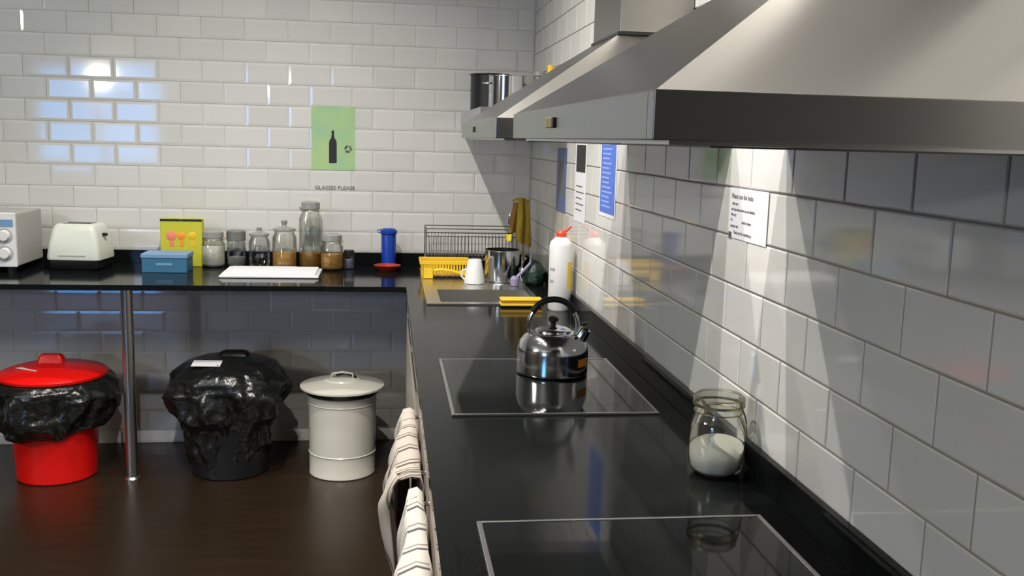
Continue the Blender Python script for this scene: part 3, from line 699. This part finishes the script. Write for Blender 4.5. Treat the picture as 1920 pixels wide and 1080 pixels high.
# ------------------------------------------------------------------ bins
rb = thing('red_bin', 'red plastic bin with black liner and red lid, left of the steel post', 'bin', (-1.455, 4.375, 0))
lathe('body', [(0, 0), (.160, 0), (.166, .006), (.186, .42), (.190, .43), (.186, .43), (.160, .012), (0, .012)], M['red'], rb, n=48)
from mathutils import noise as NZ
def dense(prof, k=5):
    out = []
    for a, b in zip(prof[:-1], prof[1:]):
        for i in range(k): out.append((a[0]+(b[0]-a[0])*i/k, a[1]+(b[1]-a[1])*i/k))
    return out+[prof[-1]]
def bagfn(seed, droop):
    rr = random.Random(seed); ph = [rr.random()*6.28 for _ in range(6)]
    def fn(r, z, a):
        k = 1 if z < .40 else .4
        wob = .045*math.sin(3*a+ph[0])+.035*math.sin(5*a+ph[1]+z*9)+.022*math.sin(11*a+ph[2]+z*22)+.012*math.sin(23*a+ph[3])
        low = max(0, (.36-z)/.2)
        zz = z+low*(droop*math.cos(a+PI/2+.35)+.012*math.sin(7*a+ph[4]))
        p = Vector((math.cos(a)*r, math.sin(a)*r, z*1.3))
        d_ = .035*NZ.noise(p*9+Vector((seed, 0, 0)))+.020*abs(NZ.noise(p*19+Vector((0, seed, 0))))+.008*NZ.noise(p*42)
        fade = min(1, r/.15)*(1 if z < .45 else .55)
        return r*(1+wob*k)+(d_-.006)*fade, zz+.012*NZ.noise(p*12)*fade
    return fn
lathe('bin_liner', dense([(.192, .452), (.225, .450), (.252, .425), (.262, .38), (.255, .33), (.235, .28), (.210, .245), (.200, .240), (.196, .26)]), M['bag'], rb, n=150, sharp=180, fn=lambda r, z, a: bagfn(4, -.055)(r, z, a))
lid = lathe('lid', [(.212, .452), (.224, .455), (.226, .466), (.215, .476), (.17, .490), (.10, .502), (.05, .506), (0, .507)], M['red'], rb, n=56)
loft('lid_grip', [(.060, .030, 0, .02), (.052, .024, .030, .018), (.040, .016, .042, .012)], M['red'], rb).location = (-.015, .03, .500)
q = box('paper_label', (-.055, .055, -.018, .018, 0, .0015), M['paper'], rb); q.location = (-.075, -.08, .4985); q.rotation_euler = (-.10, .02, -.45)
kb = thing('black_bin', 'black bin wrapped in a black bag with a white label, middle bin', 'bin', (-.705, 4.40, 0))
lathe('body', [(0, 0), (.165, 0), (.170, .006), (.190, .40), (.16, .40), (0, .39)], M['black'], kb, n=48)
lathe('bin_liner', dense([(.165, .10), (.180, .14), (.190, .20), (.205, .255), (.248, .30), (.262, .36), (.262, .41), (.245, .455), (.205, .495), (.15, .52), (.09, .53), (0, .532)]), M['bag'], kb, n=150, sharp=180, fn=lambda r, z, a: bagfn(9, -.05)(r, z, a))
loft('lid_grip', [(.07, .035, 0, .02), (.06, .028, .018, .02), (.045, .018, .024, .015)], M['black'], kb).location = (.02, .03, .528)
q = box('paper_label', (-.062, .062, -.030, .030, 0, .0015), M['paper'], kb); q.location = (-.075, -.125, .526); q.rotation_euler = (.22, .0, -.05)
wbn = thing('white_bin', 'cream enamel lidded bin standing right of the black one', 'bin', (-.197, 4.352, 0))
lathe('body', [(0, 0), (.146, 0), (.150, .004), (.150, .010), (.148, .014), (.150, .10), (.153, .104), (.150, .108), (.153, .33), (.156, .334), (.153, .338), (.154, .375), (.158, .378), (.154, .382), (.12, .382)], M['cream'], wbn, n=56)
lathe('liner_edge', [(.158, .372), (.166, .380), (.170, .392), (.150, .396)], M['bag'], wbn, n=56)
lathe('lid', [(.184, .398), (.190, .402), (.190, .410), (.178, .414), (.12, .428), (.085, .434), (.080, .440), (.045, .444), (0, .445)], M['cream'], wbn, n=56)
tubes('lid_handle', [([(-.05, -.01, .444), (-.045, -.01, .462), (0, -.012, .470), (.045, -.01, .462), (.05, -.01, .444)], .005)], M['cream'], wbn)
tubes('lid_catch', [([(-.03, .02, .450), (.01, .03, .456), (.04, .01, .452), (.06, -.02, .448)], .006)], M['black'], wbn)

# ------------------------------------------------------------------ towels on the rails
def towel(label, y0, y1, m_, lobes, seed, tagm=None):
    """cloth over the rail: back layer against the door, front layer bunched outwards; lobes = (centre 0..1, width, outward bulge, bottom z)"""
    rx, rz = XE-.020, .815
    t = thing('tea_towel', label, 'towel', (rx, (y0+y1)/2, rz))
    rr = random.Random(seed); ph = [rr.random()*6.28 for _ in range(6)]
    nu, ns = 44, 26; h = (y1-y0)/2
    def layer(name, y_in, off, zcut, sgn):
        V = []; F = []
        for i in range(nu+1):
            u = i/nu; b = 0; zb = -.20
            for (c, w, o, z) in lobes:
                g = math.exp(-((u-c)/w)**2); b += o*g; zb += (z+.20)*g
            zb = zb*zcut
            for j in range(ns+1):
                s_ = j/ns
                if s_ < .22:                          # behind the rail
                    k = 1-s_/.22; x = .014+.004*math.sin(u*17+ph[0]); z = -.20*k*zcut*.8+.004
                elif s_ < .34:                        # over the rail
                    a = (s_-.22)/.12*PI; x = .012*math.cos(a)-(1-math.cos(a))*.002; z = .0125*math.sin(a)+.004+.006*math.sin(u*9+ph[1])*math.sin(a); x -= b*.55*(1-math.cos(a))/2; z -= .25*b*(1-math.cos(a))/2
                else:
                    k = (s_-.34)/.66; z = .004-.25*b+zb*k
                    bulge = b*(.55+.45*math.sin(min(1, k*3)*PI/2))*(1-.6*k)
                    fold = (.009*math.sin(u*23+ph[2]+k*2.5)+.006*math.sin(u*41+ph[3]-k*3))*min(1, k*4)
                    x = -.014-bulge+fold-off*min(1, k*5)
                V.append((x+(off*.4 if s_ < .22 else 0), (u*2-1)*h*y_in+.006*math.sin(z*30+ph[4]), z))
        n = ns+1
        for i in range(nu):
            for j in range(ns): F.append((i*n+j, (i+1)*n+j, (i+1)*n+j+1, i*n+j+1))
        me = bpy.data.meshes.new(name); me.from_pydata(V, [], F); uv = me.uv_layers.new(name='UVMap')
        for l in me.loops: a_, b_ = divmod(l.vertex_index, n); uv.data[l.index].uv = (a_/nu+.25*b_/ns, b_/ns)
        o = link(name, me, m_, t, True); md = o.modifiers.new('thick', 'SOLIDIFY'); md.thickness = .0035; md.offset = 0
        return o
    layer('outer_fold', 1, 0, 1, 1)
    layer('inner_fold', .86, -.010, 1.25, 1)
    if tagm: box('care_tag', (-.024, -.020, -h*.1, h*.1+.012, -.035, -.002), tagm, t, .001, 1)
    return t
towel('brown-striped tea towel bunched over the farther rail', 1.965, 2.475, M['towel'], [(.10, .22, .062, -.22), (.50, .20, .052, -.30), (.88, .14, .022, -.22)], 3)
towel('white dark-striped tea towel over the nearer rail, bottom edge of photo', 1.37, 1.865, M['towel2'], [(.80, .20, .018, -.30), (.25, .28, .062, -.42)], 8, M['white_plastic'])
